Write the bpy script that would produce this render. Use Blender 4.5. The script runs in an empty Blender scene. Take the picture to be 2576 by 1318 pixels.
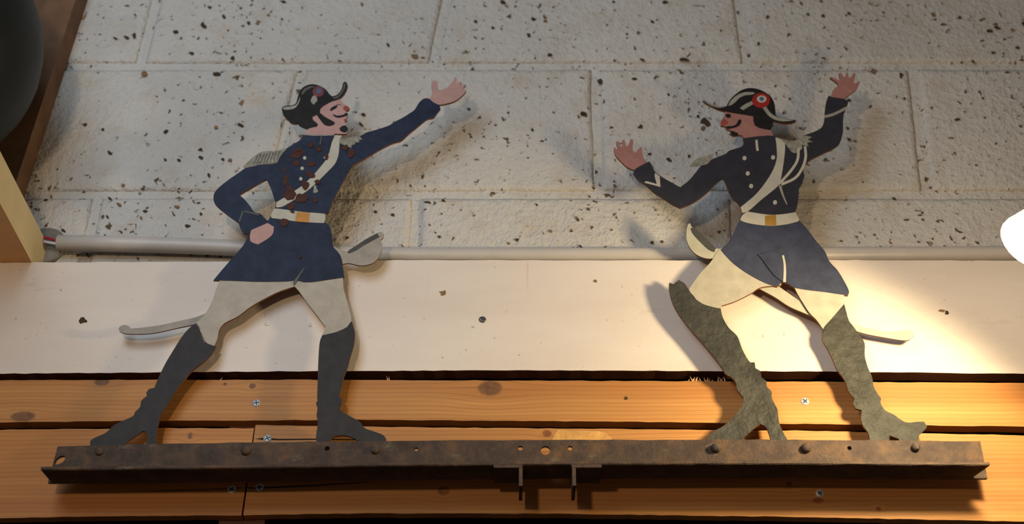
import bpy, math, random
from mathutils import Vector, noise
from mathutils.geometry import tessellate_polygon

# ---------------------------------------------------------------- camera, light, exposure
S = bpy.context.scene
COL = S.collection
CAM_D, CAM_Z, TILT, FPX = 1.469, 1.5, math.radians(32.0), 3600.0

cam_data = bpy.data.cameras.new('camera')
cam = bpy.data.objects.new('camera', cam_data)
COL.objects.link(cam)
cam.location = (0, -CAM_D, CAM_Z)
cam.rotation_euler = (math.pi / 2 + TILT, 0, 0)
cam_data.sensor_width = 36.0
cam_data.lens = FPX / 2576 * 36.0
cam_data.clip_start = 0.01
cam_data.dof.use_dof = True
cam_data.dof.focus_distance = 1.62
cam_data.dof.aperture_fstop = 4.0
S.camera = cam

S.view_settings.view_transform = 'Standard'
S.view_settings.look = 'None'
S.view_settings.gamma = 1.0
S.view_settings.use_curve_mapping = False
S.view_settings.exposure = -0.12

world = bpy.data.worlds.new('room_ambient')
S.world = world
world.use_nodes = True
bg = world.node_tree.nodes['Background']
bg.inputs['Color'].default_value = (1.0, 0.86, 0.74, 1)
bg.inputs['Strength'].default_value = 0.08


def add_light(name, kind, loc, target, energy, color, **kw):
    d = bpy.data.lights.new(name, kind)
    d.energy = energy
    d.color = color
    for k, v in kw.items():
        setattr(d, k, v)
    o = bpy.data.objects.new(name, d)
    COL.objects.link(o)
    o.location = loc
    o.rotation_euler = (Vector(target) - Vector(loc)).to_track_quat('-Z', 'Y').to_euler()
    return o


# daylight from a window up and to the left, a warm room lamp behind the camera
add_light('window_daylight', 'AREA', (-0.62, -1.25, CAM_Z + 1.27), (-0.45, 0, CAM_Z + 1.05), 9.0,
          (0.68, 0.84, 1.0), shape='RECTANGLE', size=0.55, size_y=0.75)
add_light('room_lamp', 'POINT', (-0.45, -1.75, CAM_Z + 0.60), (0, 0, CAM_Z + 0.8), 25.0,
          (1.0, 0.74, 0.48), shadow_soft_size=0.05)


# ---------------------------------------------------------------- helpers
def U(px, py, Y):
    """point of the vertical plane y = Y on the sight line through a photo pixel"""
    dx, dy = (px - 1288.0) / FPX, (659.0 - py) / FPX
    c, s = math.cos(TILT), math.sin(TILT)
    d = Vector((dx, c - dy * s, s + dy * c))
    k = (Y + CAM_D) / d.y
    return Vector((0, -CAM_D, CAM_Z)) + d * k


ORG = {}          # world origin of every object


def link(name, me, org, parent=None):
    o = bpy.data.objects.new(name, me)
    COL.objects.link(o)
    org = Vector(org)
    ORG[o.name] = org
    if parent is not None:
        o.parent = parent
        o.location = org - ORG[parent.name]
    else:
        o.location = org
    return o


def thing(name, label, cat, loc, group=None):
    o = link(name, None, loc)
    return tag(o, label, cat, group)


def tag(o, label, cat, group=None):
    o['label'] = label
    o['category'] = cat
    if group:
        o['group'] = group
    return o


def mesh_obj(name, verts, faces, mats, parent=None, mat_idx=None, smooth=False, org=None):
    vs = [Vector(v) for v in verts]
    if org is None:
        lo = Vector([min(v[i] for v in vs) for i in range(3)])
        hi = Vector([max(v[i] for v in vs) for i in range(3)])
        org = (lo + hi) / 2
    me = bpy.data.meshes.new(name)
    me.from_pydata([v - org for v in vs], [], faces)
    for m in (mats if isinstance(mats, (list, tuple)) else [mats]):
        me.materials.append(m)
    if mat_idx:
        for p, i in zip(me.polygons, mat_idx):
            p.material_index = i
    if smooth:
        for p in me.polygons:
            p.use_smooth = True
    me.validate()
    me.update()
    return link(name, me, org, parent)


def smooth_loop(pts, n=4, corner=42):
    """Catmull-Rom through the points, sharp turns kept as corners"""
    N = len(pts)
    P = [Vector(p) for p in pts]
    cor = []
    for i in range(N):
        a, b = P[i] - P[i - 1], P[(i + 1) % N] - P[i]
        if a.length < 1e-9 or b.length < 1e-9:
            cor.append(True)
            continue
        cor.append(abs(math.degrees(a.angle(b))) > corner)
    out = []
    for i in range(N):
        p0, p1, p2, p3 = P[i - 1], P[i], P[(i + 1) % N], P[(i + 2) % N]
        if cor[i]:
            p0 = p1 * 2 - p2 if not cor[(i + 1) % N] else p1
        if cor[(i + 1) % N]:
            p3 = p2 * 2 - p1 if not cor[i] else p2
        straight = cor[i] and cor[(i + 1) % N]
        k = 1 if straight else n
        for j in range(k):
            t = j / k
            if straight:
                out.append(p1.copy())
            else:
                out.append(0.5 * ((2 * p1) + (p2 - p0) * t + (2 * p0 - 5 * p1 + 4 * p2 - p3) * t * t
                                  + (3 * p1 - p0 - 3 * p2 + p3) * t ** 3))
    return out


def plate(name, loops, Yf, th, mats, parent=None, n=4, corner=42, bend=None):
    """flat sheet cut along loops (first outer, rest holes); each loop a list of photo pixels
    taken to the plane y = Yf; th = sheet thickness (away from the camera)"""
    L3 = []
    for lp in loops:
        q = smooth_loop(lp, n, corner) if n > 1 else [Vector(p) for p in lp]
        L3.append([U(p[0], p[1], Yf) for p in q])
    return slab(name, L3, th, mats, parent, bend)


def slab(name, L3, th, mats, parent=None, bend=None):
    flat2 = [[Vector((p.x, p.z, 0)) for p in lp] for lp in L3]
    tris = tessellate_polygon(flat2)
    V = [p for lp in L3 for p in lp]
    n = len(V)
    back = [p + Vector((0, th, 0)) for p in V]
    F, MI = [], []
    for t in tris:
        a, b, c = (V[i] for i in t)
        nrm = (b - a).cross(c - a)
        t = list(t) if nrm.y < 0 else [t[0], t[2], t[1]]
        F.append(t)
        MI.append(0)
        F.append([t[0] + n, t[2] + n, t[1] + n])
        MI.append(1)
    base = 0
    for li, lp in enumerate(L3):
        m = len(lp)
        area = sum(lp[i].x * lp[(i + 1) % m].z - lp[(i + 1) % m].x * lp[i].z for i in range(m))
        ccw = (area > 0)
        if li > 0:
            ccw = not ccw
        for i in range(m):
            j = (i + 1) % m
            a, b = base + i, base + j
            F.append([a, a + n, b + n, b] if ccw else [b, b + n, a + n, a])
            MI.append(1)
        base += m
    if not isinstance(mats, (list, tuple)):
        mats = [mats, mats]
    return mesh_obj(name, V + back, F, mats, parent, MI)


CR = {'A': (680, 180, 4.7077), 'B': (520, 360, 3.6604), 'C': (280, 560, 3.2944), 'D': (200, 800, 3.22),
      'E': (1520, 160, 3.2956), 'F': (1720, 200, 6.589), 'G': (1660, 360, 3.1385), 'H': (1640, 660, 2.7458)}


def cr(k, pts):
    x0, y0, s = CR[k]
    return [(x0 + x / s, y0 + y / s) for x, y in pts]


def stroke(pts, w0, w1=None):
    """outline of a brush stroke along the points"""
    w1 = w0 if w1 is None else w1
    P = [Vector(p) for p in pts]
    L, R = [], []
    for i, p in enumerate(P):
        d = (P[min(i + 1, len(P) - 1)] - P[max(i - 1, 0)]).normalized()
        nn = Vector((-d.y, d.x))
        w = (w0 + (w1 - w0) * i / (len(P) - 1)) / 2
        L.append(tuple(p + nn * w))
        R.append(tuple(p - nn * w))
    return L + R[::-1]


def ell(cx, cy, rx, ry=None, n=14, jit=0.0, seed=0, rot=0.0):
    ry = rx if ry is None else ry
    rnd = random.Random(seed)
    out = []
    for i in range(n):
        a = 2 * math.pi * i / n
        k = 1 + jit * (rnd.random() * 2 - 1)
        x, y = rx * k * math.cos(a), ry * k * math.sin(a)
        out.append((cx + x * math.cos(rot) - y * math.sin(rot), cy + x * math.sin(rot) + y * math.cos(rot)))
    return out


def box_from(name, lo, hi, mats, parent=None):
    x0, y0, z0 = lo
    x1, y1, z1 = hi
    v = [(x0, y0, z0), (x1, y0, z0), (x1, y1, z0), (x0, y1, z0), (x0, y0, z1), (x1, y0, z1), (x1, y1, z1), (x0, y1, z1)]
    f = [(0, 3, 2, 1), (4, 5, 6, 7), (0, 1, 5, 4), (1, 2, 6, 5), (2, 3, 7, 6), (3, 0, 4, 7)]
    return mesh_obj(name, v, f, mats, parent)


def lathe(name, prof, origin, axis, mats, parent=None, seg=24, smooth=True):
    """profile [(radius, distance along axis)] turned about axis through origin"""
    axis = Vector(axis).normalized()
    q = axis.to_track_quat('Z', 'Y')
    V, F = [], []
    for r, h in prof:
        for i in range(seg):
            a = 2 * math.pi * i / seg
            V.append(Vector(origin) + q @ Vector((r * math.cos(a), r * math.sin(a), h)))
    for k in range(len(prof) - 1):
        for i in range(seg):
            j = (i + 1) % seg
            F.append((k * seg + i, k * seg + j, (k + 1) * seg + j, (k + 1) * seg + i))
    F.append(tuple(range(seg))[::-1])
    F.append(tuple((len(prof) - 1) * seg + i for i in range(seg)))
    return mesh_obj(name, V, F, mats, parent, smooth=smooth)


def tube(name, pts, r, mats, parent=None, seg=14, hollow=0.0):
    P = [Vector(p) for p in pts]
    V, F = [], []
    rings = [(P[i], r, i) for i in range(len(P))]
    if hollow:
        rings = [(P[0] + (P[1] - P[0]).normalized() * 0.02, r * hollow, 0), (P[0], r * hollow, 0)] + rings
    for p, rr, i in rings:
        d = (P[min(i + 1, len(P) - 1)] - P[max(i - 1, 0)]).normalized()
        q = d.to_track_quat('Z', 'Y')
        for k in range(seg):
            a = 2 * math.pi * k / seg
            V.append(p + q @ Vector((rr * math.cos(a), rr * math.sin(a), 0)))
    for i in range(len(rings) - 1):
        for k in range(seg):
            j = (k + 1) % seg
            F.append((i * seg + k, i * seg + j, (i + 1) * seg + j, (i + 1) * seg + k))
    F.append(tuple(range(seg))[::-1])
    F.append(tuple((len(rings) - 1) * seg + k for k in range(seg)))
    return mesh_obj(name, V, F, mats, parent, smooth=True)


# ---------------------------------------------------------------- materials
def lin(c):
    return tuple(((v / 255) / 12.92 if v / 255 <= 0.04045 else ((v / 255 + 0.055) / 1.055) ** 2.4) for v in c) + (1,)


class NT:
    def __init__(self, name, rough=0.7, metallic=0.0, spec=0.3):
        self.m = bpy.data.materials.new(name)
        self.m.use_nodes = True
        self.t = self.m.node_tree
        self.b = self.t.nodes['Principled BSDF']
        self.b.inputs['Roughness'].default_value = rough
        self.b.inputs['Metallic'].default_value = metallic
        self.b.inputs['Specular IOR Level'].default_value = spec
        self.tc = self.t.nodes.new('ShaderNodeTexCoord')
        self.obj = self.tc.outputs['Object']

    def n(self, kind, **kw):
        nd = self.t.nodes.new(kind)
        for k, v in kw.items():
            setattr(nd, k, v)
        return nd

    def put(self, sock, v):
        if hasattr(v, 'is_linked') or isinstance(v, bpy.types.NodeSocket):
            self.t.links.new(v, sock)
        else:
            sock.default_value = v

    def scale(self, v, s, off=(0, 0, 0)):
        nd = self.n('ShaderNodeMapping')
        self.put(nd.inputs['Vector'], v)
        nd.inputs['Scale'].default_value = s
        nd.inputs['Location'].default_value = off
        return nd.outputs[0]

    def noise(self, v, s, detail=3, rough=0.55, dist=0.0):
        nd = self.n('ShaderNodeTexNoise')
        self.put(nd.inputs['Vector'], v)
        nd.inputs['Scale'].default_value = s
        nd.inputs['Detail'].default_value = detail
        nd.inputs['Roughness'].default_value = rough
        nd.inputs['Distortion'].default_value = dist
        return nd.outputs['Fac']

    def ramp(self, f, stops):
        nd = self.n('ShaderNodeValToRGB')
        self.put(nd.inputs['Fac'], f)
        e = nd.color_ramp.elements
        while len(e) < len(stops):
            e.new(0.5)
        for el, (p, c) in zip(e, stops):
            el.position = p
            el.color = c if isinstance(c, tuple) else (c, c, c, 1)
        return nd.outputs['Color']

    def math(self, op, a, b=0.0, c=0.0, clamp=False):
        nd = self.n('ShaderNodeMath', operation=op, use_clamp=clamp)
        self.put(nd.inputs[0], a)
        self.put(nd.inputs[1], b)
        self.put(nd.inputs[2], c)
        return nd.outputs[0]

    def mix(self, f, a, b, mode='MIX'):
        nd = self.n('ShaderNodeMix', data_type='RGBA', blend_type=mode)
        self.put(nd.inputs[0], f)
        self.put(nd.inputs[6], a)
        self.put(nd.inputs[7], b)
        return nd.outputs[2]

    def color(self, c):
        self.put(self.b.inputs['Base Color'], c)

    def bump(self, h, strength=0.3, dist=0.002, normal=None):
        nd = self.n('ShaderNodeBump')
        self.put(nd.inputs['Height'], h)
        nd.inputs['Strength'].default_value = strength
        nd.inputs['Distance'].default_value = dist
        if normal is not None:
            self.put(nd.inputs['Normal'], normal)
        self.put(self.b.inputs['Normal'], nd.outputs[0])
        return nd.outputs[0]


def paint(name, c, var=0.25, rust=0.0, rough=0.62, scale=60, bump=0.12, rustc=(92, 44, 24), seed=0.0, spec=0.25):
    """old flat paint on sheet iron: cloudy tone, rubbed spots, specks of rust"""
    m = NT(name, rough, 0.0, spec)
    base = lin(c)
    lo = tuple(v * (1 - var) for v in base[:3]) + (1,)
    hi = tuple(min(1, v * (1 + var)) for v in base[:3]) + (1,)
    v = m.scale(m.obj, (1, 1, 1), (seed, seed * 0.7, seed * 1.3))
    f = m.noise(v, scale, 5, 0.65)
    col = m.ramp(f, [(0.3, lo), (0.7, hi)])
    if rust > 0:
        g = m.noise(v, scale * 2.2, 4, 0.7)
        g = m.ramp(g, [(0.72 - rust * 0.2, 0.0), (0.78 - rust * 0.2, 1.0)])
        col = m.mix(g, col, lin(rustc))
    m.color(col)
    m.bump(m.noise(v, min(scale * 5, 300) if bump < 0.8 else 75, 4, 0.55), bump, 0.0015 if bump < 0.8 else 0.006)
    return m.m


def wood(name, light, dark, knots=(), seed=0.0, freq=55.0, knotc=(116, 78, 48), rough=0.55, line=0.5):
    """softwood with long grain along x; the grain flows round each knot (x, z, rx, rz) in object space"""
    m = NT(name, rough, 0.0, 0.3)
    sep = m.n('ShaderNodeSeparateXYZ')
    m.put(sep.inputs[0], m.obj)
    x, y, z = sep.outputs
    zz = z
    mask = None
    for kx, kz, rx, rz in knots:
        dx = m.math('SUBTRACT', x, kx)
        dz = m.math('SUBTRACT', z, kz)
        a = m.math('POWER', m.math('ABSOLUTE', m.math('DIVIDE', dx, rx)), 2)
        b = m.math('POWER', m.math('ABSOLUTE', m.math('DIVIDE', dz, rz)), 2)
        d2 = m.math('ADD', a, b)
        far = m.math('ADD', m.math('MULTIPLY', a, 0.12), m.math('MULTIPLY', b, 0.22))
        g = m.math('POWER', 2.718, m.math('MULTIPLY', far, -1.0))
        zz = m.math('SUBTRACT', zz, m.math('MULTIPLY', m.math('MULTIPLY', dz, g), 0.72))
        wob = m.noise(m.obj, 150, 2)
        k = m.math('SUBTRACT', 1.25, m.math('ADD', d2, m.math('MULTIPLY', wob, 0.5)))
        k = m.math('MULTIPLY', k, 2.0, clamp=True)
        mask = k if mask is None else m.math('MAXIMUM', mask, k)
    comb = m.n('ShaderNodeCombineXYZ')
    m.put(comb.inputs[0], x)
    m.put(comb.inputs[1], m.math('MULTIPLY', y, 0.4))
    m.put(comb.inputs[2], zz)
    v = m.scale(comb.outputs[0], (1.1, 18, freq), (seed, seed * 2.1, seed * 3.7))
    f1 = m.noise(v, 1.0, 3, 0.5, 0.35)
    w = m.n('ShaderNodeTexWave', wave_type='BANDS', bands_direction='Z', wave_profile='SAW')
    m.put(w.inputs['Vector'], m.scale(comb.outputs[0], (0.55, 3, 1.0), (seed, seed, seed)))
    w.inputs['Scale'].default_value = freq * 1.1
    w.inputs['Distortion'].default_value = 5.5
    w.inputs['Detail'].default_value = 2
    w.inputs['Detail Scale'].default_value = 0.12
    f2 = m.ramp(w.outputs['Fac'], [(0.0, 0.0), (0.75, 0.15), (0.94, 1.0), (1.0, 0.1)])
    f3 = m.noise(m.scale(m.obj, (6, 30, 160), (seed, 0, 0)), 1.0, 4, 0.6)
    c = m.ramp(f1, [(0.3, lin(light)), (0.75, lin(dark))])
    c = m.mix(m.math('MULTIPLY', f2, line), c, lin(tuple(int(v * 0.72) for v in dark)))
    c = m.mix(m.ramp(f3, [(0.35, 0.25), (0.7, 0.0)]), c, lin(tuple(int(v * 0.8) for v in dark)))
    blot = m.noise(m.scale(m.obj, (2.5, 2, 9), (seed, 1, 2)), 1.0, 2)
    c = m.mix(m.ramp(blot, [(0.45, 0.0), (0.75, 0.35)]), c, lin(tuple(int(v * 0.85) for v in dark)))
    if mask is not None:
        kc = m.ramp(m.noise(m.obj, 160, 3), [(0.3, lin(knotc)), (0.75, lin(tuple(int(v * 0.62) for v in knotc)))])
        c = m.mix(m.math('MULTIPLY', mask, 0.8), c, kc)
    m.color(c)
    m.bump(m.math('ADD', f2, f3), 0.15, 0.0006)
    return m.m


def block_mat():
    m = NT('painted_block', 0.6, 0.0, 0.25)
    geo = m.n('ShaderNodeNewGeometry')
    P = geo.outputs['Position']
    big = m.noise(P, 3.2, 4, 0.6)
    mid = m.noise(P, 22, 4, 0.6)
    c = m.ramp(big, [(0.3, lin((190, 185, 178))), (0.7, lin((208, 203, 196)))])
    c = m.mix(m.ramp(mid, [(0.52, 0.0), (0.8, 0.45)]), c, lin((176, 150, 112)))
    # open pores where the paint never reached
    cl = m.noise(P, 7.0, 3, 0.6)
    pr = m.noise(P, 120, 2, 0.5, 0.4)
    th = m.math('ADD', pr, m.math('MULTIPLY', m.math('SUBTRACT', cl, 0.5), 0.32))
    pore = m.ramp(th, [(0.665, 0.0), (0.72, 1.0)])
    halo = m.ramp(th, [(0.62, 0.0), (0.74, 0.45)])
    c = m.mix(halo, c, lin((166, 138, 98)))
    c = m.mix(pore, c, lin((92, 74, 52)))
    m.color(c)
    grit = m.noise(P, 300, 3, 0.55)
    lump = m.noise(P, 120, 3, 0.5)
    h = m.math('ADD', m.math('MULTIPLY', grit, 0.5), lump)
    h = m.math('SUBTRACT', h, m.math('MULTIPLY', pore, 0.7))
    m.bump(h, 0.68, 0.006)
    return m.m


def board_white_mat():
    m = NT('white_board_paint', 0.5, 0.0, 0.3)
    c = m.ramp(m.noise(m.scale(m.obj, (2.5, 2, 10)), 1.0, 4, 0.6),
               [(0.3, lin((216, 201, 188))), (0.7, lin((232, 220, 208)))])
    dirt = m.noise(m.scale(m.obj, (10, 6, 40)), 1.0, 5, 0.7)
    c = m.mix(m.ramp(dirt, [(0.62, 0.0), (0.85, 0.5)]), c, lin((178, 148, 122)))
    run = m.noise(m.scale(m.obj, (95, 6, 5)), 1.0, 3, 0.6)
    sep = m.n('ShaderNodeSeparateXYZ')
    m.put(sep.inputs[0], m.obj)
    top = m.ramp(m.math('MULTIPLY', m.math('ADD', sep.outputs[2], 0.0), 10.0), [(0.05, 0.0), (0.75, 1.0)])
    c = m.mix(m.math('MULTIPLY', m.ramp(run, [(0.66, 0.0), (0.8, 0.45)]), top), c, lin((190, 150, 112)))
    sp = m.noise(m.obj, 170, 2, 0.5)
    c = m.mix(m.ramp(sp, [(0.72, 0.0), (0.78, 0.55)]), c, lin((150, 116, 88)))
    m.color(c)
    h = m.math('ADD', m.noise(m.scale(m.obj, (7, 7, 90)), 1.0, 4, 0.6), m.noise(m.obj, 260, 2, 0.5))
    m.bump(h, 0.22, 0.0012)
    return m.m


def rust_iron(name, tone=1.0):
    m = NT(name, 0.72, 0.15, 0.3)
    a = m.noise(m.obj, 38, 6, 0.7)
    c = m.ramp(a, [(0.25, lin((52, 42, 38))), (0.5, lin((78, 64, 56))), (0.64, lin((98, 76, 58))), (0.82, lin((124, 84, 54)))])
    b = m.noise(m.scale(m.obj, (40, 90, 90)), 1.0, 4, 0.7)
    c = m.mix(m.ramp(b, [(0.6, 0.0), (0.75, 0.55)]), c, lin((128, 116, 96)))
    r = m.noise(m.obj, 110, 4, 0.7)
    c = m.mix(m.ramp(r, [(0.66, 0.0), (0.74, 0.6)]), c, lin((142, 78, 38)))
    m.color(c)
    m.bump(m.math('ADD', m.noise(m.obj, 120, 5, 0.65), m.noise(m.obj, 420, 3, 0.6)), 0.45, 0.002)
    return m.m


def plain(name, c, rough=0.5, metallic=0.0, var=0.12, scale=120, spec=0.3, bump=0.05):
    m = NT(name, rough, metallic, spec)
    b = lin(c)
    m.color(m.ramp(m.noise(m.obj, scale, 4, 0.6), [(0.3, tuple(v * (1 - var) for v in b[:3]) + (1,)),
                                                  (0.7, tuple(min(1, v * (1 + var)) for v in b[:3]) + (1,))]))
    if bump:
        m.bump(m.noise(m.obj, scale * 3, 3, 0.6), bump, 0.001)
    return m.m


def glow(name, c, strength):
    m = NT(name, 0.3)
    m.color(lin((255, 240, 215)))
    m.put(m.b.inputs['Emission Color'], (c[0], c[1], c[2], 1))
    m.b.inputs['Emission Strength'].default_value = strength
    return m.m


M = {
    'block': block_mat(),
    'board': board_white_mat(),
    'board_raw': wood('raw_board_edge', (112, 66, 42), (84, 46, 28), seed=3.1),
    'iron': rust_iron('rusted_iron'),
    'edge': paint('rusted_sheet_edge', (112, 72, 44), 0.4, 0.3),
    'coat_l': paint('navy_coat_paint', (35, 42, 63), 0.35, 0.12, seed=1.0, rustc=(78, 38, 26)),
    'coat_r': paint('faded_navy_coat_paint', (46, 45, 53), 0.2, 0.0, seed=2.0),
    'skirt_r': paint('lamp_lit_skirt_paint', (58, 62, 80), 0.25, 0.1, seed=2.5),  # lighter than the coat: lamp light on the skirt is painted in
    'trouser': paint('cream_trouser_paint', (176, 167, 154), 0.12, 0.08, seed=3.0, rustc=(150, 128, 98), bump=0.2),
    'trouser_r': paint('cream_trouser_paint_worn', (176, 168, 150), 0.14, 0.1, seed=3.6, rustc=(150, 128, 98), bump=0.25),
    'boot_l': paint('black_boot_paint', (52, 49, 49), 0.25, 0.05, seed=4.0),
    'boot_r': paint('pitted_boot_paint', (62, 61, 55), 0.4, 0.2, seed=5.0, scale=38, bump=0.85, rustc=(112, 96, 66)),
    'black': paint('black_hat_paint', (30, 27, 26), 0.3, 0.12, seed=6.0, rustc=(64, 34, 24)),
    'skin_l': paint('pink_skin_paint', (182, 143, 137), 0.12, 0.05, seed=7.0, rustc=(170, 110, 100)),
    'skin_r': paint('rosy_skin_paint', (160, 112, 104), 0.12, 0.05, seed=7.5, rustc=(150, 84, 74)),
    'nose': paint('red_nose_paint', (150, 72, 58), 0.15),
    'white': paint('white_trim_paint', (184, 178, 164), 0.1, 0.08, seed=8.0, rustc=(140, 110, 80)),
    'grey': paint('grey_trim_paint', (150, 146, 136), 0.25, 0.05, seed=8.5, scale=160),
    'dgrey': paint('dark_grey_line_paint', (88, 88, 84), 0.2),
    'red': paint('red_cockade_paint', (150, 40, 34), 0.15),
    'fred': paint('faded_red_cockade_paint', (112, 60, 62), 0.2),
    'blue': paint('slate_blue_paint', (84, 92, 122), 0.15),
    'buckle': paint('ochre_buckle_paint', (188, 132, 66), 0.15),
    'buckle_r': paint('brass_buckle_paint', (158, 120, 52), 0.15),
    'rust': paint('rust_blister', (72, 38, 28), 0.35, 0.2, scale=150, bump=0.5),
    'sabre': paint('grey_sabre_paint', (158, 150, 140), 0.15, 0.12, seed=9.0, rustc=(120, 84, 56)),
    'sabre_r': paint('pale_sabre_paint', (176, 172, 152), 0.12, 0.1, seed=9.5, rustc=(140, 110, 74)),
    'grip': paint('dark_grip_paint', (74, 72, 68), 0.2),
    'zinc': plain('zinc_screw', (190, 193, 198), 0.35, 0.25, 0.1),
    'slot': plain('screw_recess', (62, 62, 64), 0.6),
    'steel': plain('dull_steel', (112, 106, 104), 0.4, 0.7),
    'pvc': plain('grey_conduit_plastic', (192, 184, 176), 0.38, 0.0, 0.05, 30, 0.4, 0.02),
    'dark': plain('dark_void', (26, 20, 16), 0.9),
    'pit': plain('bare_pit', (70, 56, 40), 0.95, 0.0, 0.3),
    'pit2': plain('brown_stain', (132, 104, 74), 0.95, 0.0, 0.25),
    'joist': plain('cream_painted_joist', (226, 206, 160), 0.6, 0.0, 0.05, 25),
    'joist_raw': wood('raw_joist_wood', (232, 184, 132), (212, 156, 104), seed=5.2),
    'sawn': plain('rough_sawn_wood', (206, 156, 90), 0.8, 0.0, 0.22, 90, 0.2, 0.5),
    'floor': plain('brown_floor', (120, 96, 74), 0.8, 0.0, 0.2, 3),
    'epaulette': paint('grey_fringe_paint', (138, 134, 122), 0.45, 0.0, seed=8.8, scale=240),
    'post': plain('dark_brown_post', (112, 82, 60), 0.7, 0.0, 0.35, 14),
    'pot': plain('dark_green_metal', (25, 28, 26), 0.5, 0.0, 0.25, 20),
    'red_wire': plain('red_wire', (160, 30, 50), 0.4),
    'white_wire': plain('white_wire', (205, 205, 210), 0.4),
    'box_grey': plain('grey_box_plastic', (120, 116, 108), 0.5),
    'bulb': glow('lit_bulb_glass', (1.0, 0.76, 0.44), 65.0),
    'holder': plain('black_lamp_holder', (30, 28, 26), 0.5),
}

# ---------------------------------------------------------------- block wall
wall = link('wall_back', None, U(1288, 400, 0))
wall['kind'] = 'structure'
z_c = [U(1288, 487, 0).z - 0.205 * 2, U(1288, 487, 0).z - 0.205, U(1288, 487, 0).z, U(1288, 164, 0).z,
       U(1288, 164, 0).z + 0.205, U(1288, 164, 0).z + 0.41]


def jline(p, q):
    a, b = U(*p, 0), U(*q, 0)
    return lambda z: a.x + (b.x - a.x) * (z - a.z) / (b.z - a.z)


def shifted(f, d):
    return lambda z: f(z) + d


top = [jline((392, 0), (352, 160)), jline((1122, 0), (1090, 150)), jline((1858, 0), (1880, 150))]
midc = [jline((757, 180), (712, 360)), jline((1497, 180), (1507, 460)), jline((2297, 175), (2332, 480))]
low = [jline((243, 500), (225, 590)), jline((1048, 500), (1043, 620)), jline((1850, 500), (1855, 620))]
courses = [(1, [shifted(low[0], -0.82), shifted(low[0], -0.41)] + low + [shifted(low[2], 0.41), shifted(low[2], 0.82)]),
           (2, [shifted(midc[0], -0.81), shifted(midc[0], -0.405)] + midc + [shifted(midc[2], 0.41), shifted(midc[2], 0.82)]),
           (3, [shifted(top[0], -0.82), shifted(top[0], -0.41)] + top + [shifted(top[2], 0.41), shifted(top[2], 0.82)]),
           (4, [shifted(midc[0], -0.81), shifted(midc[0], -0.405)] + midc + [shifted(midc[2], 0.41), shifted(midc[2], 0.82)])]


def block(zl, zh, fl, fr, parent, seed):
    J = 0.0062
    nx, nz = 96, 50
    V, F = [], []
    rows = []
    for j in range(nz + 1):
        z = zl + J + (zh - zl - 2 * J) * j / nz
        xl, xr = fl(z) + J, fr(z) - J
        row = []
        for i in range(nx + 1):
            x = xl + (xr - xl) * i / nx
            e = min(i / nx * (xr - xl), (1 - i / nx) * (xr - xl), j / nz * (zh - zl), (1 - j / nz) * (zh - zl))
            rnd = 0.0032 * max(0.0, 1 - e / 0.006) ** 2
            d = noise.noise(Vector((x * 9 + seed, z * 9, seed))) * 0.0007 + noise.noise(Vector((x * 62, z * 62, 3.0 + seed))) * 0.0007 \
                + noise.noise(Vector((x * 150, z * 150, 7.0 + seed))) * 0.0005
            wob = 0.0012 * noise.noise(Vector((x * 14, z * 14, 20 + seed)))
            row.append(len(V))
            V.append(Vector((x + (wob if i in (0, nx) else 0), rnd - d, z + (wob if j in (0, nz) else 0))))
        rows.append(row)
    for j in range(nz):
        for i in range(nx):
            F.append((rows[j][i], rows[j][i + 1], rows[j + 1][i + 1], rows[j + 1][i]))
    ring = [rows[0][i] for i in range(nx + 1)] + [rows[j][nx] for j in range(1, nz + 1)] + \
           [rows[nz][i] for i in range(nx - 1, -1, -1)] + [rows[j][0] for j in range(nz - 1, 0, -1)]
    b0 = len(V)
    for r in ring:
        V.append(Vector((V[r].x, 0.05, V[r].z)))
    n = len(ring)
    for i in range(n):
        j = (i + 1) % n
        F.append((ring[i], b0 + i, b0 + j, ring[j]))
    F.append(tuple(b0 + i for i in range(n)))
    o = mesh_obj('block', V, F, M['block'], parent, smooth=True)
    return o


sd = 0
for k, js in courses:
    for a, b in zip(js[:-1], js[1:]):
        sd += 1
        block(z_c[k], z_c[k + 1], a, b, wall, sd * 3.3)
# mortar bed: one continuous painted joint surface a little behind the faces
nx, nz = 150, 70
V, F = [], []
for j in range(nz + 1):
    for i in range(nx + 1):
        x, z = -1.1 + 2.3 * i / nx, z_c[1] + (z_c[5] - z_c[1]) * j / nz
        V.append(Vector((x, 0.0044 + 0.0012 * noise.noise(Vector((x * 25, z * 25, 0))), z)))
for j in range(nz):
    for i in range(nx):
        a = j * (nx + 1) + i
        F.append((a, a + 1, a + nx + 2, a + nx + 1))
mortar = mesh_obj('mortar', V, F, M['block'], wall, smooth=True)

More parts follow.
